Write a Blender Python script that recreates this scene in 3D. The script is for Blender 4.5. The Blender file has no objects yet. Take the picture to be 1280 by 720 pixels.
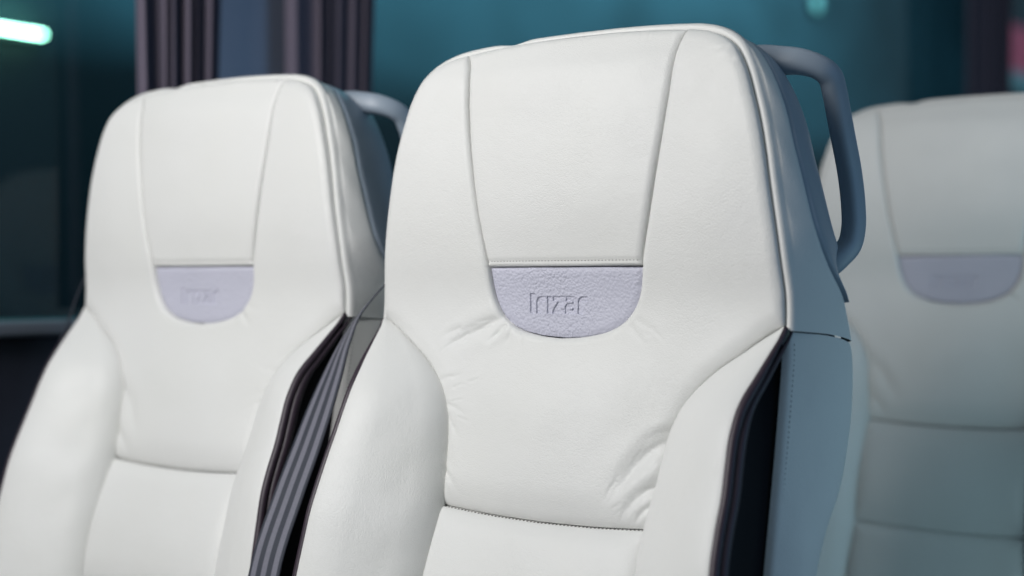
import bpy, math, random
import numpy as np
from mathutils import Vector, Matrix
from mathutils.geometry import delaunay_2d_cdt

random.seed(4)
rng = np.random.default_rng(4)
scn = bpy.context.scene
COL = scn.collection

# ------------------------------------------------------------------ camera
LEVEL = 1.0                      # height of the grey patch above the floor
YAW, PITCH = 0.642, 0.005
cam_d = bpy.data.cameras.new('camera')
cam = bpy.data.objects.new('camera', cam_d)
COL.objects.link(cam)
cam.location = (0.627, -0.907, LEVEL - 0.011)
cam.rotation_euler = (math.pi / 2 - PITCH, 0, YAW)
cam_d.sensor_width = 36.0
cam_d.lens = 50.0
cam_d.clip_start = 0.02
cam_d.clip_end = 200
cam_d.dof.use_dof = True
cam_d.dof.focus_distance = 1.095
cam_d.dof.aperture_fstop = 2.9
scn.camera = cam

# ------------------------------------------------------------------ world and lamps
world = bpy.data.worlds.new('World')
scn.world = world
world.use_nodes = True
bg = world.node_tree.nodes['Background']
bg.inputs[0].default_value = (0.30, 0.42, 0.50, 1)
bg.inputs[1].default_value = 0.29

def area(name, loc, target, size, power, color, size_y=None):
    l = bpy.data.lights.new(name, 'AREA')
    l.energy = power
    l.color = color
    l.size = size
    if size_y:
        l.shape = 'RECTANGLE'
        l.size_y = size_y
    o = bpy.data.objects.new(name, l)
    COL.objects.link(o)
    o.location = loc
    d = Vector(target) - Vector(loc)
    o.rotation_euler = d.to_track_quat('-Z', 'Y').to_euler()
    return o

area('key_lamp', (-0.36, -1.0, 1.52), (-0.12, 0.0, 1.05), 0.6, 12.6, (1.0, 0.983, 0.972))
area('front_lamp', (-0.50, -2.2, 1.30), (-0.1, 0.0, 0.9), 0.7, 3.8, (1.0, 0.983, 0.972))
area('aisle_fill', (2.4, 0.35, 1.1), (0.1, 0.15, 0.9), 1.3, 5.2, (0.25, 0.52, 1.0))  # added blue fill from the aisle side for the seat flanks
area('rear_fill', (0.62, 0.30, 0.78), (0.08, 0.72, 0.72), 0.35, 1.1, (0.46, 0.74, 0.84))  # added teal fill low between the rows, lifts the rear seat
area('hall_fill', (-4.6, 9.2, 6.8), (-7.0, 9.2, 3.4), 13.0, 720, (0.85, 1.0, 0.98), 1.0)  # unseen area light added to brighten the hall wall

scn.view_settings.view_transform = 'Standard'
scn.view_settings.look = 'None'
scn.view_settings.exposure = 0.0
scn.view_settings.gamma = 1.0
scn.view_settings.use_curve_mapping = False
scn.cycles.use_denoising = True
scn.cycles.max_bounces = 8

# ------------------------------------------------------------------ materials
def mat(name):
    m = bpy.data.materials.new(name)
    m.use_nodes = True
    nt = m.node_tree
    return m, nt, nt.nodes['Principled BSDF']

def N(nt, kind, **kw):
    n = nt.nodes.new(kind)
    for k, v in kw.items():
        if k in n.inputs:
            n.inputs[k].default_value = v
        else:
            setattr(n, k, v)
    return n

def math_node(nt, op, a, b):
    n = nt.nodes.new('ShaderNodeMath')
    n.operation = op
    for i, x in enumerate((a, b)):
        if isinstance(x, (int, float)):
            n.inputs[i].default_value = x
        else:
            nt.links.new(x, n.inputs[i])
    return n.outputs[0]

def leather(name, color, rough, grain, grain_d, soft_d, var=0.03, pebble=None):
    """Leather: fine grain, soft unevenness, slight tint variation."""
    m, nt, b = mat(name)
    L = nt.links.new
    tc = N(nt, 'ShaderNodeTexCoord')
    co = tc.outputs['Object']
    warp = N(nt, 'ShaderNodeTexNoise', Scale=60.0, Detail=2.0)
    L(co, warp.inputs['Vector'])
    add = nt.nodes.new('ShaderNodeVectorMath'); add.operation = 'MULTIPLY_ADD'
    L(warp.outputs['Color'], add.inputs[0])
    add.inputs[1].default_value = (0.004, 0.004, 0.004)
    L(co, add.inputs[2])
    v = N(nt, 'ShaderNodeTexVoronoi', Scale=grain, feature='F1')
    L(add.outputs[0], v.inputs['Vector'])
    n1 = N(nt, 'ShaderNodeTexNoise', Scale=grain * 0.6, Detail=3.0)
    L(add.outputs[0], n1.inputs['Vector'])
    h = math_node(nt, 'MULTIPLY_ADD', v.outputs['Distance'], -1.0)
    h = math_node(nt, 'ADD', h, math_node(nt, 'MULTIPLY', n1.outputs['Fac'], 0.6))
    tn0 = N(nt, 'ShaderNodeTexNoise', Scale=22.0, Detail=2.0)
    L(co, tn0.inputs['Vector'])
    # grain is stronger in some places than in others
    pat = N(nt, 'ShaderNodeTexNoise', Scale=14.0, Detail=2.0)
    L(co, pat.inputs['Vector'])
    ramp = N(nt, 'ShaderNodeMapRange')
    ramp.inputs['From Min'].default_value = 0.35
    ramp.inputs['From Max'].default_value = 0.68
    ramp.inputs['To Min'].default_value = 0.35
    ramp.inputs['To Max'].default_value = 1.0
    L(pat.outputs['Fac'], ramp.inputs['Value'])
    h = math_node(nt, 'MULTIPLY', h, ramp.outputs['Result'])
    ve = N(nt, 'ShaderNodeTexVoronoi', Scale=grain * 0.2, feature='DISTANCE_TO_EDGE')
    L(add.outputs[0], ve.inputs['Vector'])
    me = N(nt, 'ShaderNodeMapRange')
    me.inputs['From Max'].default_value = 0.12
    L(ve.outputs['Distance'], me.inputs['Value'])
    mk = N(nt, 'ShaderNodeMapRange')
    mk.inputs['From Min'].default_value = 0.48
    mk.inputs['From Max'].default_value = 0.75
    L(tn0.outputs['Fac'], mk.inputs['Value'])
    h = math_node(nt, 'ADD', h, math_node(nt, 'MULTIPLY', math_node(nt, 'MULTIPLY', me.outputs['Result'], mk.outputs['Result']), 0.32))
    bump1 = N(nt, 'ShaderNodeBump', Strength=1.0, Distance=grain_d)
    L(h, bump1.inputs['Height'])
    soft = N(nt, 'ShaderNodeTexNoise', Scale=26.0, Detail=4.0)
    soft.inputs['Roughness'].default_value = 0.55
    L(co, soft.inputs['Vector'])
    bump2 = N(nt, 'ShaderNodeBump', Strength=1.0, Distance=soft_d)
    L(soft.outputs['Fac'], bump2.inputs['Height'])
    L(bump1.outputs[0], bump2.inputs['Normal'])
    L(bump2.outputs[0], b.inputs['Normal'])
    cr = N(nt, 'ShaderNodeMixRGB')
    cr.inputs[1].default_value = (*color, 1)
    cr.inputs[2].default_value = (*[c * (1 - var * k) for c, k in zip(color, (2, 2, 3))], 1)
    tn = N(nt, 'ShaderNodeTexNoise', Scale=9.0, Detail=5.0)
    L(co, tn.inputs['Vector'])
    L(tn.outputs['Fac'], cr.inputs[0])
    L(cr.outputs[0], b.inputs['Base Color'])
    b.inputs['Roughness'].default_value = rough
    b.inputs['Specular IOR Level'].default_value = 0.42
    return m

M = {}
M['white'] = leather('white_leather', (0.78, 0.78, 0.772), 0.46, 1050.0, 0.00022, 0.0009)
M['grey'] = leather('lavender_leather', (0.565, 0.565, 0.675), 0.5, 430.0, 0.0010, 0.0008)

def plain(name, color, rough, spec=0.5, noise=0.0, scale=300.0, bump=0.0, sheen=0.0):
    m, nt, b = mat(name)
    b.inputs['Base Color'].default_value = (*color, 1)
    b.inputs['Roughness'].default_value = rough
    b.inputs['Specular IOR Level'].default_value = spec
    if sheen:
        b.inputs['Sheen Weight'].default_value = sheen
    tc = N(nt, 'ShaderNodeTexCoord')
    n = N(nt, 'ShaderNodeTexNoise', Scale=scale, Detail=3.0)
    nt.links.new(tc.outputs['Object'], n.inputs['Vector'])
    if noise:
        c = N(nt, 'ShaderNodeMixRGB')
        c.inputs[1].default_value = (*[x * (1 - noise) for x in color], 1)
        c.inputs[2].default_value = (*[x * (1 + noise) for x in color], 1)
        nt.links.new(n.outputs['Fac'], c.inputs[0])
        nt.links.new(c.outputs[0], b.inputs['Base Color'])
    if bump:
        bp = N(nt, 'ShaderNodeBump', Strength=1.0, Distance=bump)
        nt.links.new(n.outputs['Fac'], bp.inputs['Height'])
        nt.links.new(bp.outputs[0], b.inputs['Normal'])
    return m

M['plastic'] = plain('grey_plastic', (0.29, 0.345, 0.41), 0.42, 0.5, 0.04, 1200, 0.00006)
M['piping'] = plain('plum_piping', (0.035, 0.022, 0.034), 0.45, 0.5, 0.3, 900, 0.0002)
M['fabric'] = plain('black_fabric', (0.012, 0.012, 0.015), 0.85, 0.25, 0.4, 1500, 0.0004)
M['carpet'] = plain('dark_carpet', (0.03, 0.045, 0.06), 0.95, 0.2, 0.5, 900, 0.0012)
M['thread_white'] = plain('pale_thread', (0.40, 0.39, 0.37), 0.7)
M['thread_dark'] = plain('dark_thread', (0.05, 0.035, 0.04), 0.7)
M['metal'] = plain('dark_metal', (0.10, 0.10, 0.11), 0.4)
M['curtain'] = plain('plum_curtain_cloth', (0.17, 0.145, 0.19), 0.85, 0.25, 0.15, 700, 0.0004, 0.08)
M['pillar'] = plain('blue_grey_trim', (0.46, 0.51, 0.66), 0.6, 0.4, 0.05, 400, 0.0001)
M['wall_trim'] = plain('dark_wall_trim', (0.018, 0.021, 0.035), 0.6, 0.4, 0.15, 40)
M['sill'] = plain('grey_sill', (0.11, 0.13, 0.16), 0.5)
M['floor'] = plain('coach_floor_vinyl', (0.05, 0.05, 0.055), 0.6, 0.4, 0.3, 60)
M['ground'] = plain('hall_floor_concrete', (0.03, 0.04, 0.045), 0.7, 0.4, 0.2, 2)
M['housing'] = plain('lamp_housing', (0.04, 0.05, 0.05), 0.6)

def emit(name, color, s):
    m, nt, b = mat(name)
    b.inputs['Base Color'].default_value = (0.8, 0.8, 0.8, 1)
    b.inputs['Emission Color'].default_value = (*color, 1)
    b.inputs['Emission Strength'].default_value = s
    return m
M['tube'] = emit('lit_tube', (0.90, 1.0, 0.58), 55.0)
M['red'] = emit('lit_red_lens', (1.0, 0.01, 0.06), 1.0)
M['pale'] = emit('lit_pale_lens', (0.55, 0.62, 0.62), 0.35)
M['disc'] = emit('lit_lamp', (0.55, 0.95, 0.75), 1.3)

def glass_mat():
    m = bpy.data.materials.new('tinted_glass')
    m.use_nodes = True
    nt = m.node_tree
    nt.nodes.clear()
    out = nt.nodes.new('ShaderNodeOutputMaterial')
    mix = nt.nodes.new('ShaderNodeMixShader')
    tr = nt.nodes.new('ShaderNodeBsdfTransparent')
    tr.inputs[0].default_value = (0.40, 0.66, 0.74, 1)
    gl = nt.nodes.new('ShaderNodeBsdfGlossy')
    gl.inputs['Roughness'].default_value = 0.02
    lw = nt.nodes.new('ShaderNodeLayerWeight')
    fac = math_node(nt, 'POWER', lw.outputs['Facing'], 4.0)
    fac = math_node(nt, 'ADD', math_node(nt, 'MULTIPLY', fac, 0.5), 0.035)
    nt.links.new(fac, mix.inputs[0])
    nt.links.new(tr.outputs[0], mix.inputs[1])
    nt.links.new(gl.outputs[0], mix.inputs[2])
    nt.links.new(mix.outputs[0], out.inputs[0])
    return m
M['glass'] = glass_mat()

def hall_mat():
    """Teal hall wall blending to near-black low down, tone uneven."""
    m, nt, b = mat('hall_wall_paint')
    tc = N(nt, 'ShaderNodeTexCoord')
    sep = N(nt, 'ShaderNodeSeparateXYZ')
    nt.links.new(tc.outputs['Object'], sep.inputs[0])
    ns = N(nt, 'ShaderNodeTexNoise', Scale=0.35, Detail=3.0)
    nt.links.new(tc.outputs['Object'], ns.inputs['Vector'])
    z = math_node(nt, 'ADD', sep.outputs['Z'], math_node(nt, 'MULTIPLY', ns.outputs['Fac'], 0.8))
    mr = N(nt, 'ShaderNodeMapRange')
    mr.inputs['From Min'].default_value = 2.75
    mr.inputs['From Max'].default_value = 3.25
    nt.links.new(z, mr.inputs['Value'])
    c = N(nt, 'ShaderNodeMixRGB')  # near-black low on the wall, teal higher up
    c.inputs[1].default_value = (0.012, 0.010, 0.017, 1)
    c.inputs[2].default_value = (0.17, 0.235, 0.275, 1)
    nt.links.new(mr.outputs[0], c.inputs[0])
    n2 = N(nt, 'ShaderNodeTexNoise', Scale=0.55, Detail=2.0)
    nt.links.new(tc.outputs['Object'], n2.inputs['Vector'])
    mr2 = N(nt, 'ShaderNodeMapRange')
    mr2.inputs['From Min'].default_value = 0.3
    mr2.inputs['From Max'].default_value = 0.7
    mr2.inputs['To Min'].default_value = 0.62
    mr2.inputs['To Max'].default_value = 1.25
    nt.links.new(n2.outputs['Fac'], mr2.inputs['Value'])
    vm = nt.nodes.new('ShaderNodeVectorMath'); vm.operation = 'SCALE'
    nt.links.new(c.outputs[0], vm.inputs[0])
    nt.links.new(mr2.outputs['Result'], vm.inputs['Scale'])
    nt.links.new(vm.outputs[0], b.inputs['Base Color'])
    b.inputs['Roughness'].default_value = 0.8
    return m
M['hall'] = hall_mat()

def belt_mat():
    m, nt, b = mat('striped_webbing')
    L = nt.links.new
    at = N(nt, 'ShaderNodeAttribute', attribute_name='across')
    al = N(nt, 'ShaderNodeAttribute', attribute_name='along')
    # three pale bands on dark webbing
    s = math_node(nt, 'MULTIPLY', at.outputs['Fac'], 3.0)
    s = math_node(nt, 'FRACT', s, 0.0)
    s = math_node(nt, 'ABSOLUTE', math_node(nt, 'SUBTRACT', s, 0.5), 0.0)
    mr = N(nt, 'ShaderNodeMapRange')
    mr.inputs['From Min'].default_value = 0.20
    mr.inputs['From Max'].default_value = 0.29
    mr.inputs['To Min'].default_value = 1.0
    mr.inputs['To Max'].default_value = 0.0
    L(s, mr.inputs['Value'])
    tc = N(nt, 'ShaderNodeTexCoord')
    ns = N(nt, 'ShaderNodeTexNoise', Scale=900.0, Detail=2.0)
    L(tc.outputs['Object'], ns.inputs['Vector'])
    f = math_node(nt, 'MULTIPLY', mr.outputs[0], math_node(nt, 'ADD', math_node(nt, 'MULTIPLY', ns.outputs['Fac'], 0.9), 0.5))
    c = N(nt, 'ShaderNodeMixRGB')
    c.inputs[1].default_value = (0.04, 0.046, 0.064, 1)
    c.inputs[2].default_value = (0.20, 0.20, 0.245, 1)
    L(f, c.inputs[0])
    L(c.outputs[0], b.inputs['Base Color'])
    w = math_node(nt, 'SINE', math_node(nt, 'MULTIPLY', al.outputs['Fac'], 3400.0), 0.0)
    w2 = math_node(nt, 'SINE', math_node(nt, 'MULTIPLY', at.outputs['Fac'], 150.0), 0.0)
    bp = N(nt, 'ShaderNodeBump', Strength=0.7, Distance=0.0003)
    L(math_node(nt, 'MULTIPLY', w, w2), bp.inputs['Height'])
    L(bp.outputs[0], b.inputs['Normal'])
    b.inputs['Roughness'].default_value = 0.55
    return m
M['belt'] = belt_mat()

# ------------------------------------------------------------------ mesh helpers
def link(name, verts, faces, material, parent=None, smooth=True, attrs=None):
    me = bpy.data.meshes.new(name)
    me.from_pydata([tuple(map(float, v)) for v in verts], [], [tuple(map(int, f)) for f in faces])
    me.update()
    if attrs:
        for k, vals in attrs.items():
            a = me.attributes.new(k, 'FLOAT', 'POINT')
            a.data.foreach_set('value', np.asarray(vals, dtype=np.float32))
    if smooth:
        me.polygons.foreach_set('use_smooth', [True] * len(me.polygons))
    me.materials.append(material)
    o = bpy.data.objects.new(name, me)
    COL.objects.link(o)
    if parent:
        o.parent = parent
    return o

def grid_faces(nr, nc, close_c=False, flip=False, base=0):
    f = []
    for i in range(nr - 1):
        for j in range(nc if close_c else nc - 1):
            k = (j + 1) % nc
            q = (base + i * nc + j, base + i * nc + k, base + (i + 1) * nc + k, base + (i + 1) * nc + j)
            f.append(q[::-1] if flip else q)
    return f

def tube(path, rad, seg=12, up=None, ry=None, power=1.0):
    """Tube along a 3D path; rad (and ry) may vary along it."""
    P = np.array(path, float)
    n = len(P)
    r = np.broadcast_to(np.asarray(rad, float), (n,))
    r2 = np.broadcast_to(np.asarray(rad if ry is None else ry, float), (n,))
    T = np.gradient(P, axis=0)
    T /= np.linalg.norm(T, axis=1)[:, None]
    a = np.array(up if up is not None else (0.3, 0.2, 0.9), float)
    V = []
    for i in range(n):
        x = a - T[i] * (a @ T[i])
        x /= np.linalg.norm(x)
        y = np.cross(T[i], x)
        if up is None:
            a = x
        for k in range(seg):
            t = 2 * math.pi * k / seg
            cs, sn = math.cos(t), math.sin(t)
            V.append(P[i] + x * math.copysign(abs(cs) ** power, cs) * r[i] + y * math.copysign(abs(sn) ** power, sn) * r2[i])
    F = grid_faces(n, seg, True)
    F.append(tuple(range(seg))[::-1])
    F.append(tuple((n - 1) * seg + k for k in range(seg)))
    return V, F

def box(lo, hi, bev=0.0):
    import bmesh
    bm = bmesh.new()
    bmesh.ops.create_cube(bm, size=1)
    lo, hi = np.array(lo), np.array(hi)
    for v in bm.verts:
        v.co = Vector(lo + (np.array(v.co) + 0.5) * (hi - lo))
    if bev:
        bmesh.ops.bevel(bm, geom=bm.edges[:], offset=bev, segments=4, profile=0.5, affect='EDGES')
    bm.verts.index_update()
    V = [tuple(v.co) for v in bm.verts]
    F = [tuple(v.index for v in f.verts) for f in bm.faces]
    bm.free()
    return V, F

def catmull(pts, step):
    """Smooth curve through the points, resampled evenly."""
    P = np.array(pts, float)
    n = len(P)
    if n == 2:
        k = max(2, int(np.linalg.norm(P[1] - P[0]) / step) + 1)
        return np.linspace(P[0], P[1], k)
    E = np.vstack([2 * P[0] - P[1], P, 2 * P[-1] - P[-2]])
    out = []
    for i in range(1, n):
        p0, p1, p2, p3 = E[i - 1], E[i], E[i + 1], E[i + 2]
        d = [max(np.linalg.norm(b - a), 1e-9) ** 0.5 for a, b in ((p0, p1), (p1, p2), (p2, p3))]
        t0, t1 = 0, d[0]; t2 = t1 + d[1]; t3 = t2 + d[2]
        for t in np.linspace(t1, t2, 24, endpoint=False):
            A1 = (t1 - t) / (t1 - t0) * p0 + (t - t0) / (t1 - t0) * p1
            A2 = (t2 - t) / (t2 - t1) * p1 + (t - t1) / (t2 - t1) * p2
            A3 = (t3 - t) / (t3 - t2) * p2 + (t - t2) / (t3 - t2) * p3
            B1 = (t2 - t) / (t2 - t0) * A1 + (t - t0) / (t2 - t0) * A2
            B2 = (t3 - t) / (t3 - t1) * A2 + (t - t1) / (t3 - t1) * A3
            out.append((t2 - t) / (t2 - t1) * B1 + (t - t1) / (t2 - t1) * B2)
    out.append(P[-1])
    out = np.array(out)
    s = np.concatenate([[0], np.cumsum(np.linalg.norm(np.diff(out, axis=0), axis=1))])
    k = max(2, int(round(s[-1] / step)) + 1)
    q = np.linspace(0, s[-1], k)
    return np.stack([np.interp(q, s, out[:, c]) for c in range(out.shape[1])], axis=1)

def dist_to(pts, poly):
    """Distance of 2D points to a polyline."""
    pts = np.asarray(pts)
    best = np.full(len(pts), 1e9)
    for a, b in zip(poly[:-1], poly[1:]):
        ab = b - a
        L2 = ab @ ab
        if L2 < 1e-16:
            continue
        t = np.clip(((pts - a) @ ab) / L2, 0, 1)
        d = np.hypot(*(pts - a - t[:, None] * ab).T)
        best = np.minimum(best, d)
    return best

def dist_par(pts, poly):
    """Distance to a polyline and how far along it (0..1) the nearest point lies."""
    best = np.full(len(pts), 1e9); par = np.zeros(len(pts))
    n = len(poly) - 1
    for i in range(n):
        a, ab = poly[i], poly[i + 1] - poly[i]
        L2 = ab @ ab
        if L2 < 1e-16:
            continue
        t = np.clip(((pts - a) @ ab) / L2, 0, 1)
        d = np.hypot(*(pts - a - t[:, None] * ab).T)
        m = d < best
        best[m] = d[m]; par[m] = (i + t[m]) / n
    return best, par

def inside(pts, poly):
    x, y = np.asarray(pts).T
    r = np.zeros(len(x), bool)
    n = len(poly)
    for i in range(n):
        x1, y1 = poly[i]
        x2, y2 = poly[(i + 1) % n]
        if y1 == y2:
            continue
        c = ((y1 > y) != (y2 > y)) & (x < (x2 - x1) * (y - y1) / (y2 - y1) + x1)
        r ^= c
    return r

def sstep(x, a, b):
    t = np.clip((x - a) / (b - a), 0, 1)
    return t * t * (3 - 2 * t)

def mirror(c):
    m = np.array(c).copy()
    m[:, 0] *= -1
    return m[::-1]

# ------------------------------------------------------------------ seat shape, metres
# u sideways, v along the leaning back (0 at the top of the grey patch), w backwards
LEAN = 0.082
SL, CL_ = math.sin(LEAN), math.cos(LEAN)

def P3(u, v, w):
    u, v, w = np.broadcast_arrays(np.asarray(u, float), v, w)
    return np.stack([u, v * SL + w * CL_, LEVEL + v * CL_ - w * SL], axis=-1)

def interp(tab):
    t = np.array(sorted(tab))
    c = catmull(t, 0.002)
    c = c[np.argsort(c[:, 0])]
    return lambda v: np.interp(v, c[:, 0], c[:, 1])

# seam level of the front face
S = interp([(-0.62, -0.03), (-0.45, -0.05), (-0.31, -0.045), (-0.22, -0.026), (-0.18, -0.013), (-0.14, -0.0025),
            (-0.10, 0.001), (-0.03, 0.0045), (0.01, -0.002), (0.05, -0.0065), (0.10, -0.0085), (0.15, -0.0068), (0.166, -0.003), (0.20, 0.006)])

c_seam = catmull([(.1035, .1748), (.0990, .1655), (.096, .15), (.0941, .13), (.0901, .10), (.0852, .07), (.0799, .04), (.0737, .01), (.072, 0)], .0015)
c_patch = catmull([(.072, 0), (.0709, -.01), (.0690, -.02), (.0645, -.031), (.0565, -.041), (.043, -.0487), (.022, -.0535), (0, -.0552)], .0015)
c_edge = catmull([(.1858, -.042), (.1855, -.03), (.1851, -.02), (.1831, 0), (.1808, .02), (.178, .04), (.1749, .06), (.1718, .08), (.1677, .10),
                  (.1621, .12), (.1552, .14), (.1460, .1562), (.1360, .1650), (.1240, .1705), (.1110, .1738), (.1035, .1748)], .0015)
c_top = catmull([(.1035, .1748), (.08, .1767), (.045, .1784), (0, .1790)], .0015)
c_in = catmull([(.1858, -.042), (.1725, -.0495), (.1577, -.06), (.1312, -.08), (.1141, -.10), (.1055, -.12), (.1017, -.14), (.0992, -.16), (.0972, -.18), (.0963, -.192)], .0015)
c_in2 = catmull([(.0963, -.192), (.0956, -.21), (.0955, -.24), (.096, -.308)], .0015)
c_in3 = catmull([(.096, -.308), (.1, -.37), (.104, -.43)], .0015)
c_in4 = catmull([(.104, -.43), (.107, -.5), (.11, -.585)], .0015)
c_bot = catmull([(.0963, -.192), (.05, -.1948), (0, -.196)], .0015)
c_bot2 = catmull([(.096, -.308), (.05, -.3100), (0, -.311)], .0015)
c_bot3 = catmull([(.104, -.43), (.05, -.432), (0, -.433)], .0015)
c_bot4 = catmull([(.11, -.585), (.05, -.585), (0, -.585)], .0015)
full_in = np.vstack([c_in, c_in2[1:], c_in3[1:], c_in4[1:]])
UI = interp([tuple(p[::-1]) for p in full_in[::6]] + [(-0.042, .1858)])
UO = interp([(-.042, .1864), (-.05, .1853), (-.06, .1838), (-.08, .1808), (-.10, .1772), (-.12, .1765), (-.14, .1778), (-.16, .1795), (-.18, .180), (-.20, .1808), (-.22, .182), (-.31, .187), (-.45, .193), (-.60, .193)])
WO = interp([(-.042, .002), (-.05, -.0025), (-.06, -.0105), (-.08, -.0268), (-.10, -.0420), (-.12, -.0516), (-.14, -.0583), (-.16, -.0649), (-.18, -.0722), (-.20, -.0785), (-.22, -.0823), (-.31, -.095), (-.45, -.10), (-.60, -.08)])
UE = interp([tuple(p[::-1]) for p in c_edge[:90:5]] + [(-.10, .1868), (-.2, .188), (-.35, .19), (-.6, .19)])
SF = interp([(-.042, .004), (-.06, .006), (-.10, .002), (-.146, -.004), (-.213, -.014), (-.31, -.03), (-.45, -.03), (-.6, -.02)])
SB = interp([(.20, .016), (.17, .018), (.157, .020), (.142, .026), (.115, .034), (.086, .038), (.065, .045), (.028, .058), (.004, .075), (-.017, .100), (-.03, .108), (-.048, .117),
             (-.09, .120), (-.126, .113), (-.157, .101), (-.185, .080), (-.22, .064), (-.31, .06), (-.6, .06)])

SB0 = SB
def FL(v):
    """how far the sides flare outwards towards the back"""
    return .0125 * np.clip((SB0(v) - np.where(np.asarray(v) > -.044, S(v), SF(v))) / .053, 0, 1.2) * sstep(-np.asarray(v, float), -.178, -.150)
SB = lambda v: SB0(v) - 2.105 * FL(v)

def prof(x):
    x = np.clip(x, 0, 1)
    return np.power(np.maximum(1 - (1 - x) ** 2, 0), 0.62)

# creases pulled into the leather: polyline (u,v), half width, depth
def px(x, y, w=0.0):
    """photo pixel -> (u,v) on the front face of the middle seat"""
    ca, sa, f = math.cos(YAW), math.sin(YAW), 1778.0
    R = np.array([ca, sa, 0]); F = np.array([-sa * math.cos(PITCH), ca * math.cos(PITCH), -math.sin(PITCH)])
    U = np.cross(R, F); C = np.array([.627, -.907, -.011])
    d = F + R * (x - 640) / f - U * (y - 360) / f
    n = np.array([0, CL_, -SL])
    t = (w - C @ n) / (d @ n)
    p = C + t * d
    return (p[0], p[1] * SL + p[2] * CL_)

def crease(pts, width, depth, w=0.0):
    return (catmull([px(x, y, w) for x, y in pts], .002), width, depth)

CREASES = [
    # lower left of the patch
    crease([(626, 399), (612, 406), (598, 412), (580, 420), (566, 430), (553, 443)], .0052, .0023),
    crease([(632, 407), (622, 417), (612, 427), (606, 432)], .0024, .0016),
    crease([(640, 413), (638, 423), (633, 436)], .0018, .0005),
    crease([(618, 398), (606, 401), (590, 403)], .0015, .0005),
    crease([(575, 410), (562, 416), (550, 424)], .0022, .0006),
    crease([(655, 419), (652, 435), (645, 450)], .0016, .0004),
    # lower right, beside the bolster
    crease([(842, 550), (826, 556), (810, 569), (796, 586), (782, 606), (768, 626), (760, 640)], .0062, .0037, -.008),
    crease([(826, 607), (812, 614), (800, 624), (789, 640), (780, 656)], .0046, .0030, -.010),
    crease([(818, 633), (808, 641), (800, 652), (796, 660)], .0022, .0018, -.010),
    crease([(846, 538), (830, 540), (812, 548), (795, 562)], .0030, .0008, -.008),
    # left, along the bolster
    crease([(564, 505), (580, 511), (596, 520)], .0020, .0006),
    crease([(566, 520), (578, 536), (592, 557)], .0020, .0007),
    crease([(562, 585), (574, 598), (586, 622)], .0022, .0010, -.006),
    crease([(556, 474), (575, 470), (590, 466)], .0022, .0005),
    # right of the patch
    crease([(797, 400), (812, 410), (832, 418)], .0026, .0003),
    crease([(790, 408), (803, 424), (818, 434)], .0026, .0003),
    # where the right wing meets the top roll
    crease([(918, 62), (906, 66), (898, 74)], .0016, .0007),
    crease([(927, 78), (916, 82), (906, 92)], .0018, .0006),
]
def fine_lines(main, n, spread, w=0.0, seed=0):
    r = np.random.default_rng(seed)
    c = catmull([px(x, y, w) for x, y in main], .002)
    t = np.gradient(c, axis=0); t /= np.linalg.norm(t, axis=1)[:, None]
    nn = np.stack([-t[:, 1], t[:, 0]], 1)
    for _ in range(n):
        a = r.uniform(0, .7); b = min(1, a + r.uniform(.18, .5))
        i0, i1 = int(a * (len(c) - 1)), int(b * (len(c) - 1)) + 1
        if i1 - i0 < 4:
            continue
        k = np.linspace(0, 1, i1 - i0)
        off = r.normal(0, spread) * (.5 + np.linspace(a, b, i1 - i0)) + .0012 * np.sin(k * r.uniform(2, 7) + r.uniform(0, 6))
        CREASES.append((c[i0:i1] + nn[i0:i1] * off[:, None], r.uniform(.0009, .0014), r.uniform(.00012, .00030)))
fine_lines([(628, 398), (612, 406), (598, 412), (580, 420), (566, 430), (550, 446)], 16, .0042, 0, 1)
fine_lines([(634, 405), (622, 417), (612, 427), (602, 438)], 5, .003, 0, 2)
fine_lines([(842, 550), (826, 556), (810, 569), (796, 586), (782, 606), (768, 626), (760, 640)], 12, .0045, -.008, 3)
fine_lines([(826, 607), (812, 614), (800, 624), (789, 640), (780, 656)], 7, .0035, -.01, 4)
fine_lines([(566, 480), (590, 476), (612, 470)], 4, .006, 0, 5)
fine_lines([(564, 508), (584, 514), (604, 524)], 3, .006, 0, 6)
fine_lines([(800, 402), (818, 412), (838, 420)], 3, .004, 0, 7)

def creased(uv, lines):
    h = np.zeros(len(uv))
    for c, wd, dp in lines:
        d, s = dist_par(uv, c)
        fade = 1 - sstep(s, .35, 1.0)
        h += dp * fade * (np.exp(-(d / wd) ** 1.65) - 0.25 * np.exp(-((d - 2.2 * wd) / (1.3 * wd)) ** 2))
    return h

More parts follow.
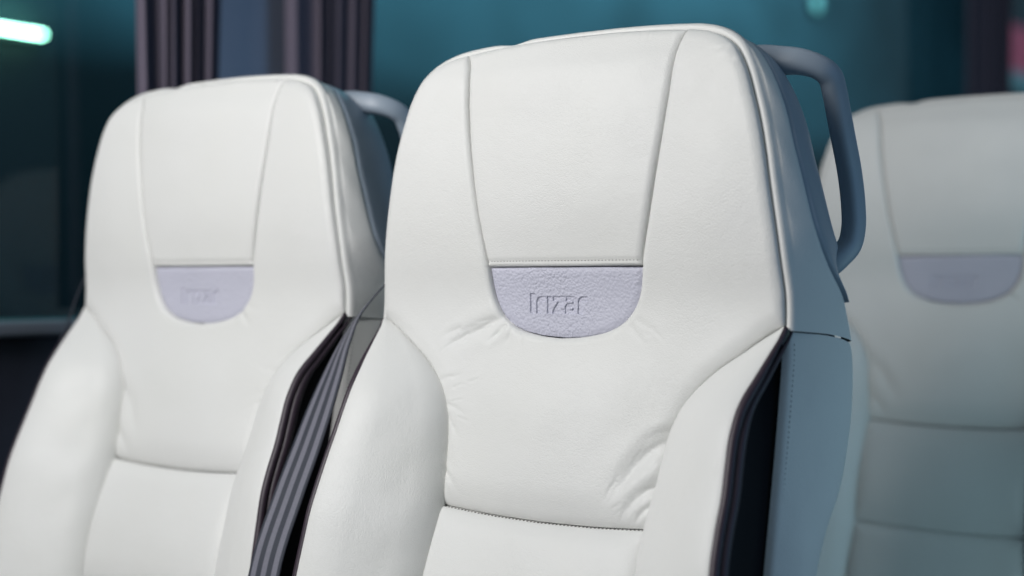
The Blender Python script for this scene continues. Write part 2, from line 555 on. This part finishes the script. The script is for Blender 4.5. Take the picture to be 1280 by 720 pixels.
def panel(name, outline, seams, height, material, parent, coarse=.003, fine=.0013, band=.009, extra=None, gap=.00042, skirt=.012, split=None):
    """Leather panel: triangulated inside its outline, shaped by height(uv, seam distances), edge turned in."""
    o = np.array(outline, float)
    keep = np.linalg.norm(np.roll(o, -1, axis=0) - o, axis=1) > 1e-5
    o = o[keep]
    area2 = np.sum(o[:, 0] * np.roll(o[:, 1], -1) - np.roll(o[:, 0], -1) * o[:, 1])
    if area2 < 0:
        o = o[::-1]
    t = np.roll(o, -1, axis=0) - np.roll(o, 1, axis=0)
    t /= np.linalg.norm(t, axis=1)[:, None] + 1e-12
    o = o + np.stack([-t[:, 1], t[:, 0]], 1) * gap
    lo, hi = o.min(0), o.max(0)
    def hexgrid(s, lo, hi):
        ys = np.arange(lo[1], hi[1], s * 0.866)
        g = []
        for i, y in enumerate(ys):
            xs = np.arange(lo[0] + (s / 2 if i % 2 else 0), hi[0], s)
            g.append(np.stack([xs, np.full(len(xs), y)], 1))
        return np.vstack(g)
    closed = np.vstack([o, o[:1]])
    g = hexgrid(coarse, lo, hi); g = g[inside(g, o)]
    d = dist_to(g, closed); g = g[d > band]
    f = hexgrid(fine, lo, hi); f = f[inside(f, o)]
    d = dist_to(f, closed); f = f[(d > fine * .55) & (d <= band)]
    pts = [o, g, f]
    if extra is not None:
        for elo, ehi, es in extra:
            e = hexgrid(es, np.array(elo), np.array(ehi))
            e = e[inside(e, o)]
            e = e[dist_to(e, closed) > es * .6]
            ing = lambda q: ~((q[:, 0] > elo[0]) & (q[:, 0] < ehi[0]) & (q[:, 1] > elo[1]) & (q[:, 1] < ehi[1]))
            pts = [o] + [q[ing(q)] for q in pts[1:]] + [e]
    A = np.vstack(pts)
    n = len(o)
    r = delaunay_2d_cdt([Vector(p) for p in A], [], [list(range(n))], 1, 1e-7)
    V2 = np.array([tuple(v) for v in r[0]])
    F = [tuple(x) for x in r[2]]
    D = [dist_to(V2, s) for s in seams]
    w = height(V2, D)
    V = P3(V2[:, 0], V2[:, 1], w)
    # outward faces look to -w
    a, b, c = (V2[F[0][k]] for k in range(3))
    if (b[0] - a[0]) * (c[1] - a[1]) - (b[1] - a[1]) * (c[0] - a[0]) < 0:
        F = [x[::-1] for x in F]
    cnt = {}
    for x in F:
        for i in range(3):
            e = (x[i], x[(i + 1) % 3])
            cnt[e] = 1
    border = [e for e in cnt if (e[1], e[0]) not in cnt]
    V = list(V)
    idx = {}
    for e in border:
        for q in e:
            if q not in idx:
                idx[q] = len(V)
                V.append(P3(V2[q, 0], V2[q, 1], w[q] + skirt))
    SK = [(e[1], e[0], idx[e[0]], idx[e[1]]) for e in border]
    if split is not None:
        fc = np.array([V2[list(x)].mean(0) for x in F])
        m = split(fc)
        Fb = [x for x, k in zip(F, m) if not k]
        Fl = [x for x, k in zip(F, m) if k]
        ob = link(name, V, Fb + SK, material, parent)
        used = sorted({i for x in Fl for i in x})
        mp = {k: i for i, k in enumerate(used)}
        return ob, [V[i] for i in used], [tuple(mp[i] for i in x) for x in Fl]
    return link(name, V, F + SK, material, parent)

def defi(D, specs):
    t = np.zeros(len(D[0]))
    for d, (H, R) in zip(D, specs):
        t += (H * (1 - prof(d / R))) ** 3
    return np.cbrt(t)

def both(c):
    return np.vstack([c, mirror(c)[1:]]) if abs(c[-1, 0]) < 1e-6 else c

def stitches(name, path, normal, length, pitch, rad, material, parent, twist=0.0):
    """Row of thread stitches along a 3D path, one joined mesh."""
    P = np.array(path)
    s = np.concatenate([[0], np.cumsum(np.linalg.norm(np.diff(P, axis=0), axis=1))])
    V, F = [], []
    nrm = np.array(normal, float); nrm /= np.linalg.norm(nrm)
    x = pitch * .5
    while x < s[-1] - length:
        a = np.array([np.interp(x, s, P[:, k]) for k in range(3)])
        b = np.array([np.interp(x + length, s, P[:, k]) for k in range(3)])
        d = b - a
        sd = np.cross(d / np.linalg.norm(d), nrm)
        a = a + sd * twist; b = b - sd * twist
        m = (a + b) / 2
        k = len(V)
        V += [a, m + sd * rad, m + nrm * rad, m - sd * rad, m - nrm * rad, b]
        F += [(k, k + 2, k + 1), (k, k + 3, k + 2), (k, k + 4, k + 3), (k, k + 1, k + 4),
              (k + 5, k + 1, k + 2), (k + 5, k + 2, k + 3), (k + 5, k + 3, k + 4), (k + 5, k + 4, k + 1)]
        x += pitch
    o = link(name, V, F, material, parent)
    o['kind'] = 'stuff'
    return o

# ------------------------------------------------------------------ lettering pressed into the patch
KU, KV = 5.33e-5, 4.40e-5
def arc(cx, cy, rx, ry, a0, a1, n=9):
    return [(cx + rx * math.cos(math.radians(a0 + (a1 - a0) * i / (n - 1))), cy - ry * math.sin(math.radians(a0 + (a1 - a0) * i / (n - 1)))) for i in range(n)]
LET = [
    # I
    [(108, 168), (196, 168), (196, 525), (118, 525), (110, 400)],
    # r
    [(228, 525), (222, 330)] + arc(322, 318, 100, 100, 180, 90) + [(398, 218), (398, 306), (352, 308)] + arc(352, 330, 26, 22, 90, 180, 5) + [(326, 525)],
    # i
    [(414, 218), (502, 218), (502, 525), (418, 525)],
    # z
    [(519, 218), (734, 218), (734, 306), (652, 440), (722, 440), (728, 525), (519, 525), (519, 462), (608, 306), (519, 306)],
    # a
    [(748, 218), (862, 218)] + arc(862, 298, 84, 80, 90, 0) + [(946, 525), (742, 525)] + [(734, 470)] + arc(800, 415, 70, 78, 185, 90, 8) + [(868, 337), (868, 322), (862, 304), (748, 304)],
    # r
    [(962, 525), (958, 330)] + arc(1058, 318, 100, 100, 180, 90) + [(1122, 218), (1122, 304), (1082, 306)] + arc(1082, 330, 26, 24, 90, 180, 5) + [(1054, 525)],
]
HOLE = [(800, 452), (806, 436), (826, 424), (868, 420), (868, 452)]
def letmap(p):
    return np.array([(-.0335 + (x - 105) * KU, -.0364 + (525 - y) * KV) for x, y in p])
LETP = [letmap(p) for p in LET]
HOLEP = letmap(HOLE)
def letmask(uv, soft=.00022):
    """1 in the letters, 0 outside, soft walls."""
    m = np.zeros(len(uv))
    near = (uv[:, 0] > -.037) & (uv[:, 0] < .024) & (uv[:, 1] > -.039) & (uv[:, 1] < -.017)
    q = uv[near]
    if len(q) == 0:
        return m
    best = np.full(len(q), -1.0)
    for p in LETP:
        d = dist_to(q, np.vstack([p, p[:1]])) * np.where(inside(q, p), 1, -1)
        best = np.maximum(best, d)
    d = dist_to(q, np.vstack([HOLEP, HOLEP[:1]])) * np.where(inside(q, HOLEP), -1, 1)
    best = np.minimum(best, d)
    m[near] = sstep(best, -soft, soft)
    return m

# ------------------------------------------------------------------ the seat
def build_seat():
    root = bpy.data.objects.new('coach_seat', None)
    COL.objects.link(root)
    W_, G = M['white'], M['grey']

    # headrest panel between the two long seams
    out = np.vstack([both(c_top), mirror(c_seam)[::-1][1:], np.array([[0, 0.0]]), c_seam[::-1][:-1]])
    seams = [c_seam, mirror(c_seam), both(c_top), np.array([[-.072, 0], [.072, 0.]])]
    def h(uv, D):
        u, v = uv.T
        bulge = .0045 * np.clip(1 - (u / .1) ** 2, 0, 1) * sstep(v, -.01, .06)
        wave = .0005 * np.sin(v * 60 + u * 18) * sstep(v, .1, .17)
        pucker = .00028 * np.sin(u * 1900 + 5 * np.sin(u * 230)) * np.exp(-D[2] / .007) * (.5 + .5 * np.sin(u * 90 + 1))
        fold = .0010 * np.exp(-((v - .0042) / .0016) ** 2)         # pressed under the stitch row
        return S(v) - (.0050 - defi(D, [(.0036, .0062), (.0036, .0062), (.0030, .005), (.0022, .004)])) - bulge - wave + fold + pucker
    head = panel('headrest_panel', out, seams, h, W_, root, coarse=.003)
    us = np.linspace(-.0700, .0700, 140)
    uv = np.stack([us, np.full(140, .0042)], 1)
    w = h(uv, [dist_to(uv, s) for s in seams])
    stitches('stitching', P3(us, .0042, w - .0002), (0, -1, .1), .0021, .0031, .00042, M['thread_white'], head)

    # grey patch with the pressed lettering
    pb = both(c_patch)
    out = np.vstack([pb[:, :], np.array([[-.03, 0.0], [.03, 0.0]])])
    seams = [pb, np.array([[-.072, 0], [.072, 0.]])]
    def h(uv, D):
        u, v = uv.T
        return S(v) + .0010 - (.0030 - defi(D, [(.0026, .007), (.0018, .006)])) + .0013 * letmask(uv)
    patch, lv, lf = panel('logo_patch', out, seams, h, G, root, coarse=.002, fine=.0012, extra=[((-.0365, -.0385), (.0235, -.0175), .00034)],
                          split=lambda q: letmask(q, .00002) > .5)
    link('lettering', lv, lf, G, patch)

    # big panel: both wings and the shoulder area under the patch
    out = np.vstack([c_edge, c_seam[1:], c_patch[1:], mirror(c_patch)[1:], mirror(c_seam)[1:], mirror(c_edge)[1:],
                     mirror(c_in)[::-1][1:], mirror(c_bot)[::-1][1:], c_bot[::-1][1:], c_in[::-1][1:-1]])
    out = np.vstack([c_edge, c_seam[1:], c_patch[1:], mirror(c_patch)[1:], mirror(c_seam)[1:], mirror(c_edge)[1:]])
    inl = c_in.copy(); inl[:, 0] *= -1
    botl = c_bot.copy(); botl[:, 0] *= -1
    out = np.vstack([out, inl[1:], botl[1:], c_bot[::-1][1:], c_in[::-1][1:-1]])
    seams = [c_edge, mirror(c_edge), c_seam, mirror(c_seam), both(c_patch), c_in, inl, np.vstack([botl, c_bot[::-1]])]
    lines = CREASES
    def h(uv, D):
        u, v = uv.T
        pb_ = prof(D[7] / .05)
        bulge = .011 * np.exp(-.5 * ((v + .135) / .040) ** 2) * np.exp(-.5 * (u / .075) ** 2) * pb_
        wing = .0025 * np.exp(-.5 * ((np.abs(u) - .135) / .028) ** 2) * sstep(v, -.05, .06)
        r = .0052 - defi(D, [(.0042, .009)] * 2 + [(.0036, .0058)] * 2 + [(.0036, .0060)] + [(.0055, .014)] * 2 + [(.0105, .030)])
        return S(v) - r - bulge - wing + creased(uv, lines)
    back = panel('back_panel', out, seams, h, W_, root, coarse=.0026, band=.010, extra=[((-.128, -.125), (-.045, -.040), .0008), ((.030, -.194), (.106, -.112), .0008), ((.052, -.07), (.105, -.035), .0012)])
    def other(c, wd, dp, k):                     # calmer, mirrored creases for the neighbouring seats
        c = c.copy(); c[:, 0] *= -1; c[:, 1] += .006 * math.sin(k * 2.3)
        return (c, wd * 1.1, dp * .55)
    lines = [other(*CREASES[k], k) for k in (1, 3, 6, 7, 10, 13)] + [(c + np.array([.002, -.004]), w_, d_ * .5) for c, w_, d_ in (CREASES[9], CREASES[12])]
    tmp = panel('back_panel_other', out, seams, h, W_, None, coarse=.0026, band=.010)
    root['other_back'] = tmp.data.name
    bpy.data.objects.remove(tmp)
    bs = np.vstack([botl, c_bot[::-1][1:]])
    stitches('stitching', P3(bs[:, 0], bs[:, 1] - .0005, S(bs[:, 1]) + .0002), (0, -1, .3), .0030, .0034, .00075, M['thread_dark'], back, twist=.0007)

    # lumbar panels below
    for top, sid, bot in ((c_bot, c_in2, c_bot2), (c_bot2, c_in3, c_bot3), (c_bot3, c_in4, c_bot4)):
        tl = top.copy(); tl[:, 0] *= -1
        sl = sid.copy(); sl[:, 0] *= -1
        bl = bot.copy(); bl[:, 0] *= -1
        out = np.vstack([top, tl[::-1][1:], sl[1:], bl[1:], bot[::-1][1:], sid[::-1][1:-1]])
        seams = [np.vstack([tl, top[::-1]]), np.vstack([bl, bot[::-1]]), sid, sl]
        vm = (top[-1, 1] + bot[-1, 1]) / 2
        def h(uv, D):
            u, v = uv.T
            return S(v) - (.0050 - defi(D, [(.0062, .016), (.0062, .030), (.0055, .016), (.0055, .016)])) - .005 * np.exp(-.5 * ((v - vm) / .035) ** 2)
        panel('lumbar_panel', out, seams, h, W_, root, coarse=.004, fine=.0018)

    for sgn in (1, -1):
        # side bolster: from the inner seam out and forward to the piped edge
        vs = np.concatenate([np.linspace(-.0425, -.10, 60), np.linspace(-.1015, -.585, 190)])
        nt_ = 64
        tt = 0.5 - 0.5 * np.cos(np.linspace(0, math.pi, nt_))
        V = []
        for v in vs:
            a = np.array([UI(v), S(v) + .004]); b = np.array([UO(v), WO(v)])
            a[0] = min(a[0], b[0] - .0004)
            ch = b - a
            ln = np.linalg.norm(ch)
            nn = np.array([ch[1], -ch[0]]) / max(ln, 1e-6)
            if nn[1] > 0:
                nn = -nn
            p = prof(tt / .30) * (1 - .25 * sstep(tt, .4, 1)) * prof((1 - tt) / .34)
            amp = .165 * ln * (1 - .25 * sstep(-v, .1, .4))
            amp = min(amp, .0165)
            for t, k in zip(tt, p):
                q = a + ch * t + nn * k * amp
                rip = .0011 * math.sin(v * 95 + t * 7) * math.exp(-((t - .35) / .25) ** 2) * float(sstep(np.array(-v), .07, .13)) * (1 - float(sstep(np.array(-v), .2, .3)))
                q = q + nn * rip * .35
                V.append(P3(sgn * q[0], v, q[1]))
        F = grid_faces(len(vs), nt_, flip=(sgn > 0))
        bol = link('side_bolster', V, F, W_, root)
        vp = np.concatenate([np.linspace(-.0435, -.585, 220)])
        pv, pf = tube(P3(sgn * (UO(vp) + .0012), vp, WO(vp) + .0022), np.interp(vp, [-.585, -.09, -.0435], [.0040, .0036, .0016]), 10)
        link('piping', pv, pf, M['piping'], bol)
        # a second soft welt behind the piping
        pv, pf = tube(P3(sgn * (UO(vp) + .0035), vp, WO(vp) + .0085), np.interp(vp, [-.585, -.12, -.06, -.0435], [.0048, .0045, .002, .0008]), 10)
        link('welt', pv, pf, M['piping'], bol)
        # black fabric between the bolster and the side panel
        vs = np.linspace(-.046, -.585, 150)
        V = []
        for v in vs:
            a = np.array([UO(v) + .0015, WO(v) + .006]); b = np.array([UE(v) - .0020, max(SF(v) + .004, WO(v) + .007)])
            for t in np.linspace(0, 1, 14):
                q = a + (b - a) * t
                q[0] -= .011 * math.sin(math.pi * t) * min(1, (b[1] - a[1]) / .03)
                V.append(P3(sgn * q[0], v, q[1]))
        link('fabric_strip', V, grid_faces(len(vs), 14, flip=(sgn > 0)), M['fabric'], root)
        # lower side panel
        vs = np.linspace(-.0462, -.585, 160)
        ks = np.concatenate([[0, .02, .05, .09], np.linspace(.14, 1, 16)])
        V = []
        for v in vs:
            f0, b0 = SF(v), SB(v)
            tp = float(prof(np.array((-.0462 - v) / .012)))
            for k in ks:
                ww = f0 + (b0 - f0) * k
                uu = UE(v) - .0025 + .0040 * float(prof(np.array(k / .06))) + .0040 * math.sin(math.pi * k) + FL(v) * k - .0012 * (1 - tp) - .002 * max(0, (k - .8) / .2) ** 2
                V.append(P3(sgn * uu, v - .004 * max(0, (k - .4) / .6) ** 2 * max(0, 1 - (-.0462 - v) / .1), ww))
            V.append(P3(sgn * (UE(v) + FL(v) - .012), v, b0 + .012))
            V.append(P3(sgn * (UE(v) - .03), v, b0 + .018))
        sp = link('side_panel', V, grid_faces(len(vs), len(ks) + 2, flip=(sgn > 0)), W_, root)
        vv = np.linspace(-.052, -.58, 200)
        stitches('stitching', P3(sgn * (UE(vv) + .0036), vv, SF(vv) + .0065), (sgn, 0, 0), .0022, .0036, .00042, M['thread_dark'], sp)

    # roll and gusset round the headrest: right shoulder, over the top, left shoulder
    rp = np.vstack([[(.1860, -.0458)], c_edge, c_top[1:]])
    path = np.vstack([rp, mirror(rp)[1:]])
    s = np.concatenate([[0], np.cumsum(np.linalg.norm(np.diff(path, axis=0), axis=1))])
    q = np.linspace(0, s[-1], 420)
    path = np.stack([np.interp(q, s, path[:, k]) for k in (0, 1)], 1)
    T = np.gradient(path, axis=0)
    for _ in range(6):
        T[1:-1] = (T[:-2] + 2 * T[1:-1] + T[2:]) / 4
    T /= np.linalg.norm(T, axis=1)[:, None]
    NO = np.stack([T[:, 1], -T[:, 0]], 1)
    side = np.clip((np.abs(path[:, 0]) - .11) / .05, 0, 1)
    wb = SB(path[:, 1]) * side + np.maximum(SB(path[:, 1]), .026) * (1 - side)
    we = S(path[:, 1])
    pinch = 1 - .45 * np.exp(-((path[:, 0] + .062) / .012) ** 2) * (path[:, 1] > .1)
    prf = [(-.002, 0, .010), (-.0010, 0, .003), (.0006, 0, .0010), (.0024, 0, .0002), (.0042, 0, .0010), (.0056, 0, .0032), (.0062, 0, .0062), (.0060, .10, .005),
           (.0057, .2, .004), (.0052, .35, .003), (.0048, .5, .002), (.0042, .65, .001), (.0036, .8, 0), (.0028, .9, 0), (.0012, .97, 0), (-.0030, 1.0, 0), (-.008, 1.0, -.002)]
    V = []
    for p, n, a, b, pc in zip(path, NO, we, wb, pinch):
        fl = float(FL(p[1])) * float(np.clip((abs(p[0]) - .11) / .05, 0, 1))
        for o_, fr, ab in prf:
            o_ = o_ + fl * fr
            d = max(b - a, .012)
            k = pc if o_ > .001 and fr < .9 else 1
            ww = a + fr * d + ab * (1 - fr)
            wr = 0.0004 * math.sin(p[1] * 140 + p[0] * 90 + fr * 3) * (fr > .05) * (fr < .9)
            V.append(P3(p[0] + n[0] * (o_ * k + wr), p[1] + n[1] * (o_ * k + wr) - .004 * max(0, (fr - .4) / .6) ** 2 * max(0, 1 - (p[1] + .0458) / .05), ww))
    link('headrest_gusset', V, grid_faces(len(path), len(prf), flip=True), W_, root)

    # plastic back shell, sloping inwards behind the gusset
    m = path[:, 1] > -.022
    pth, nn_, ww_ = path[m], NO[m], wb[m]
    prf = [(-.006, -.004), (-.0030, -.003), (.0028, .0004), (.0031, .0040), (.0016, .014), (-.0010, .026), (-.0055, .038), (-.0110, .049), (-.0190, .058), (-.030, .064)]
    V = []
    nS = len(prf)
    for p, n, b in zip(pth, nn_, ww_):
        k = np.clip((.140 - b) / .064, .25, 1.25) * np.clip((p[1] + .0235) / .045, .05, 1.0)
        fl = float(FL(p[1])) * float(np.clip((abs(p[0]) - .11) / .05, 0, 1))
        for o_, ab in prf:
            o_ += fl
            V.append(P3(p[0] + n[0] * o_, p[1] + n[1] * o_, b + ab * k))
    F = grid_faces(len(pth), nS, flip=True)
    nP = len(pth)
    for i in range(nP // 2 - 1):
        j = nP - 1 - i
        F.append((i * nS + nS - 1, (i + 1) * nS + nS - 1, (j - 1) * nS + nS - 1, j * nS + nS - 1))
    link('back_shell', V, F, M['plastic'], root)

    # lower back cover in dark carpet
    vs = np.linspace(-.018, -.585, 60)
    V = []
    for v in vs:
        b = SB(v)
        for t in np.linspace(-1, 1, 25):
            V.append(P3(t * (UE(v) + FL(v) - .012), v, b - .003 + .030 * (1 - abs(t) ** 3.5)))
    link('back_cover', V, grid_faces(len(vs), 25, flip=True), M['carpet'], root)

    # grab handle at the aisle-side corner
    hp = catmull([(.112, .155, .047), (.137, .1585, .0482), (.151, .1580, .0507), (.166, .1565, .0536), (.178, .1526, .0615), (.1825, .1475, .0705), (.183, .1376, .0785), (.183, .1234, .0868),
                  (.183, .1057, .097), (.183, .0815, .1109), (.184, .0577, .1174), (.184, .0401, .1196), (.182, .0264, .1179), (.177, .0173, .1123), (.17, .0102, .108), (.158, .0045, .107), (.146, .002, .106)], .002)
    n = len(hp)
    x = np.linspace(0, 1, n)
    rad = .0088 + .0050 * np.clip(1 - x / .26, 0, 1) ** 1.2 + .0025 * np.clip((x - .86) / .14, 0, 1)
    pv, pf = tube(P3(*hp.T), rad, 28, ry=rad * .90, power=.72)
    link('grab_handle', pv, pf, M['plastic'], root)

    # cushion and legs, below the picture
    v_, f_ = box((-.205, -.47, .36), (.205, .02, .455), .035)
    link('seat_cushion', v_, f_, W_, root)
    v_, f_ = box((-.19, -.42, .325), (.19, .10, .3595), .008)
    fr = link('seat_frame', v_, f_, M['metal'], root)
    for y in (-.30, .04):
        for xx in (-.14, .14):
            v_, f_ = box((xx - .02, y - .02, 0), (xx + .02, y + .02, .3245), .004)
            link('leg', v_, f_, M['metal'], root)
    v_, f_ = box((-.17, .02, .3601), (.17, .075, .52), .01)
    link('back_bracket', v_, f_, M['metal'], root)
    return root

def copy_tree(o, parent=None):
    c = o.copy()
    COL.objects.link(c)
    c.parent = parent
    for ch in list(o.children):
        copy_tree(ch, c)
    return c

def tag(o, label, cat, group=None, kind=None):
    if label: o['label'] = label
    if cat: o['category'] = cat
    if group: o['group'] = group
    if kind: o['kind'] = kind
    return o

# ------------------------------------------------------------------ the setting
B_OFF = (-.44, .021, .003)
C_OFF = (.064, .70, .018)
ys = [-2.2, -.35, -.30, .12, .20, .30, .52, 4.6]
zs = [0, 0, 0, .0, .0, .018, .018, .018]
V = []
for y, z in zip(ys, zs):
    V += [(-.80, y, z), (1.6, y, z)]
o = link('floor', V, grid_faces(len(ys), 2, flip=True), M['floor'], smooth=False)
tag(o, None, None, kind='structure')
o = link('ground', [(-40, -30, -1.3), (40, -30, -1.3), (40, 60, -1.3), (-40, 60, -1.3)], [(0, 1, 2, 3)], M['ground'], smooth=False)
tag(o, None, None, kind='structure')
o = link('hall_wall', *box((-7.4, -8, -1.296), (-7.0, 34, 7.0)), M['hall'], smooth=False)
tag(o, None, None, kind='structure')

wall = link('side_wall', *box((-.90, -2.2, -.02), (-.80, 4.6, .925), .004), M['wall_trim'])
tag(wall, None, None, kind='structure')
link('sill', *box((-.90, -2.2, .9255), (-.775, 4.6, .943), .005), M['sill'], wall)
link('wall_header', *box((-.90, -2.2, 2.20), (-.745, 4.6, 2.4), .01), M['wall_trim'], wall)
link('pillar', *box((-.815, .265, .9435), (-.765, .50, 2.1995), .02), M['pillar'], wall)
link('pillar', *box((-.815, 3.30, .9435), (-.765, 3.42, 2.1995), .02), M['pillar'], wall)
for y0, y1 in ((-2.2, .2645), (.5005, 3.2995), (3.4205, 4.6)):
    link('window', *box((-.806, y0, .9435), (-.801, y1, 2.1995)), M['glass'], wall, smooth=False)

# ------------------------------------------------------------------ seats
seat = build_seat()
tag(seat, 'white leather coach seat in sharp focus in the middle, with grey branded patch', 'coach seat', 'white leather coach seats')
other_back = bpy.data.meshes[seat['other_back']]
other_back.name = 'back_panel_calm'
del seat['other_back']
left = copy_tree(seat)
left.location = B_OFF
tag(left, 'white leather coach seat on the left, beside the curtained window', 'coach seat', 'white leather coach seats')
rear = copy_tree(seat)
rear.location = C_OFF
tag(rear, 'shaded white leather coach seat on the right, seen behind the grab handle', 'coach seat', 'white leather coach seats')

for st in (left, rear):
    for ch in st.children:
        if ch.name.split('.')[0] == 'back_panel':
            ch.data = other_back

# ------------------------------------------------------------------ belts
def belt(name, pts, tilt, width, off, label):
    """Webbing strap with thickness along (u,v,w) points; tilt = turn of its face in degrees at each point."""
    c = catmull([(*p, t * .0006) for p, t in zip(pts, tilt)], .004)
    c[:, 3] /= .0006
    C = P3(*c[:, :3].T) + np.array(off)
    T = np.gradient(C, axis=0); T /= np.linalg.norm(T, axis=1)[:, None]
    s = np.concatenate([[0], np.cumsum(np.linalg.norm(np.diff(C, axis=0), axis=1))])
    V, ac, al = [], [], []
    n = 13
    for i in range(len(C)):
        a = math.radians(c[i, 3])
        x = np.array([math.cos(a), math.sin(a), 0.0])
        x -= T[i] * (x @ T[i]); x /= np.linalg.norm(x)
        nn = np.cross(T[i], x)
        for side_ in (1, -1):
            for k in (range(n) if side_ == 1 else range(n - 1, -1, -1)):
                t = k / (n - 1)
                cup = .0004 * (1 - (2 * t - 1) ** 2)
                V.append(C[i] + x * (t - .5) * width + nn * (cup + side_ * .0006))
                ac.append(t); al.append(s[i])
    F = grid_faces(len(C), 2 * n, True)
    o = link(name, V, F, M['belt'], None, attrs={'across': ac, 'along': al})
    return tag(o, label, 'seat belt', 'seat belts')

belt('seat_belt', [(-.172, .045, .085), (-.192, .018, .058), (-.205, -.004, .0331), (-.213, -.0213, .0198), (-.220, -.0447, .0033), (-.220, -.0675, -.0109), (-.220, -.0939, -.0226), (-.220, -.1224, -.0348),
                   (-.220, -.1544, -.0483), (-.220, -.1934, -.0654), (-.220, -.2516, -.0867), (-.216, -.34, -.098), (-.215, -.50, -.06), (-.212, -.60, -.03)],
     [-52, -52, -50, -48, -44, -34, -23, -15, -11, -9, -8, -6, -3, 0], .040, (0, 0, 0), 'striped grey seat belt running down between the left and middle seats')
belt('seat_belt', [(-.172, .045, .075), (-.195, .018, .045), (-.206, .0017, .023), (-.21, -.0223, .0127), (-.21, -.0555, .0012), (-.21, -.0899, -.0119), (-.212, -.1364, -.0300), (-.214, -.1898, -.045), (-.215, -.25, -.055), (-.215, -.35, -.06), (-.215, -.50, -.05), (-.212, -.60, -.03)],
     [-38] * 12, .046, B_OFF, 'dark seat belt at the window-side shoulder of the left seat')

# ------------------------------------------------------------------ curtains
def curtain(label, y0, y1, y0b, y1b, x, folds, amp, seed):
    """Gathered cloth hanging from the header; (y0,y1) at the top, (y0b,y1b) low down."""
    r = np.random.default_rng(seed)
    nz, ny = 40, folds * 22
    ph = r.uniform(.5, 1.5, folds + 1); ph[1] = 2.0; ph = np.cumsum(ph); ph = (ph - ph[0]) / (ph[-1] - ph[0])
    am = r.uniform(.6, 1.25, folds + 1)
    V = []
    for th in (0, 1):
        for i in range(nz):
            t = i / (nz - 1)
            z = 2.2005 + (.955 - 2.2005) * t
            k = np.clip((t - .35) * 2.0, 0, 1)
            a = y0 + (y0b - y0) * k
            b = y1 + (y1b - y1) * k
            for j in range(ny):
                q = j / (ny - 1)
                f = np.interp(q, ph, np.arange(folds + 1))
                A = amp * np.interp(q, ph, am) * (1 - .25 * t)
                sw = .35 * math.sin(3 * t + seed)
                wv = math.sin(2 * math.pi * f + sw)
                V.append((x + A * (wv * .8 + .3 * math.sin(4 * math.pi * f + 1) + .45 * math.sin(2 * math.pi * f * 1.73 + 2.1 * seed + 1.2 * math.sin(2.5 * t))) - th * .0018, a + (b - a) * q + A * .45 * math.cos(2 * math.pi * f + sw), z))
    F = grid_faces(nz, ny) + grid_faces(nz, ny, flip=True, base=nz * ny)
    m = nz * ny
    for i in range(nz - 1):
        F.append((i * ny, (i + 1) * ny, m + (i + 1) * ny, m + i * ny))
        F.append((i * ny + ny - 1, m + i * ny + ny - 1, m + (i + 1) * ny + ny - 1, (i + 1) * ny + ny - 1))
    for j in range(ny - 1):
        F.append((j, m + j, m + j + 1, j + 1))
        k = (nz - 1) * ny + j
        F.append((k, k + 1, m + k + 1, m + k))
    o = link('curtain', V, F, M['curtain'])
    return tag(o, label, 'curtain', 'gathered window curtains')

curtain('gathered plum curtain left of the blue-grey window pillar', .150, .300, .164, .285, -.725, 6, .0150, 1)
curtain('gathered plum curtain right of the blue-grey window pillar', .400, .590, .408, .565, -.725, 7, .0150, 2)
curtain('dark blurred curtain far back at the upper right edge', 2.98, 3.36, 2.98, 3.36, -.725, 7, .018, 3)

# ------------------------------------------------------------------ things in the hall outside
def pix_on_x(x, y, X):
    ca, sa, f = math.cos(YAW), math.sin(YAW), 1778.0
    R = np.array([ca, sa, 0]); F = np.array([-sa * math.cos(PITCH), ca * math.cos(PITCH), -math.sin(PITCH)])
    U = np.cross(R, F); C = np.array([.627, -.907, LEVEL - .011])
    d = F + R * (x - 640) / f - U * (y - 360) / f
    return C + d * (X - C[0]) / d[0]

a = pix_on_x(54, 43.5, -6.9)
lamp = bpy.data.objects.new('tube_lamp', None)
COL.objects.link(lamp)
lamp.location = (-7.0, a[1] - 1.5, a[2])
tag(lamp, 'bright greenish tube lamp glowing beyond the left window', 'lamp')
pv, pf = tube([(.10, y, 0) for y in np.linspace(0, 1.5, 12)], .010, 14)
link('tube', pv, pf, M['tube'], lamp)
link('housing', *box((.0005, -.03, -.03), (.054, 1.53, .03), .004), M['housing'], lamp)

a = pix_on_x(1022, 4, -6.93)
lamp = bpy.data.objects.new('round_lamp', None)
COL.objects.link(lamp)
lamp.location = (-7.0, a[1], a[2])
tag(lamp, 'small round pale green lamp glow high in the big window', 'lamp')
V, F = tube([(.0605, 0, 0), (.075, 0, 0), (.085, 0, 0)], [.11, .10, .06], 20)
link('lens', V, F, M['disc'], lamp)
V, F = tube([(.0005, 0, 0), (.06, 0, 0)], .13, 20)
link('housing', V, F, M['housing'], lamp)

a = pix_on_x(1264, 28, -6.95); b = pix_on_x(1292, 96, -6.95)
pan = bpy.data.objects.new('light_panel', None)
COL.objects.link(pan)
pan.location = (-7.0, (a[1] + b[1]) / 2, b[2] - .3)
tag(pan, 'narrow glowing magenta light with pale lower end beyond the far curtain', 'light')
hy = abs(b[1] - a[1]) / 2
link('red_lens', *box((.0005, -hy, .3), (.05, hy, a[2] - b[2] + .3), .01), M['red'], pan)
link('pale_lens', *box((.0005, -hy, 0), (.05, hy, .295), .01), M['pale'], pan)
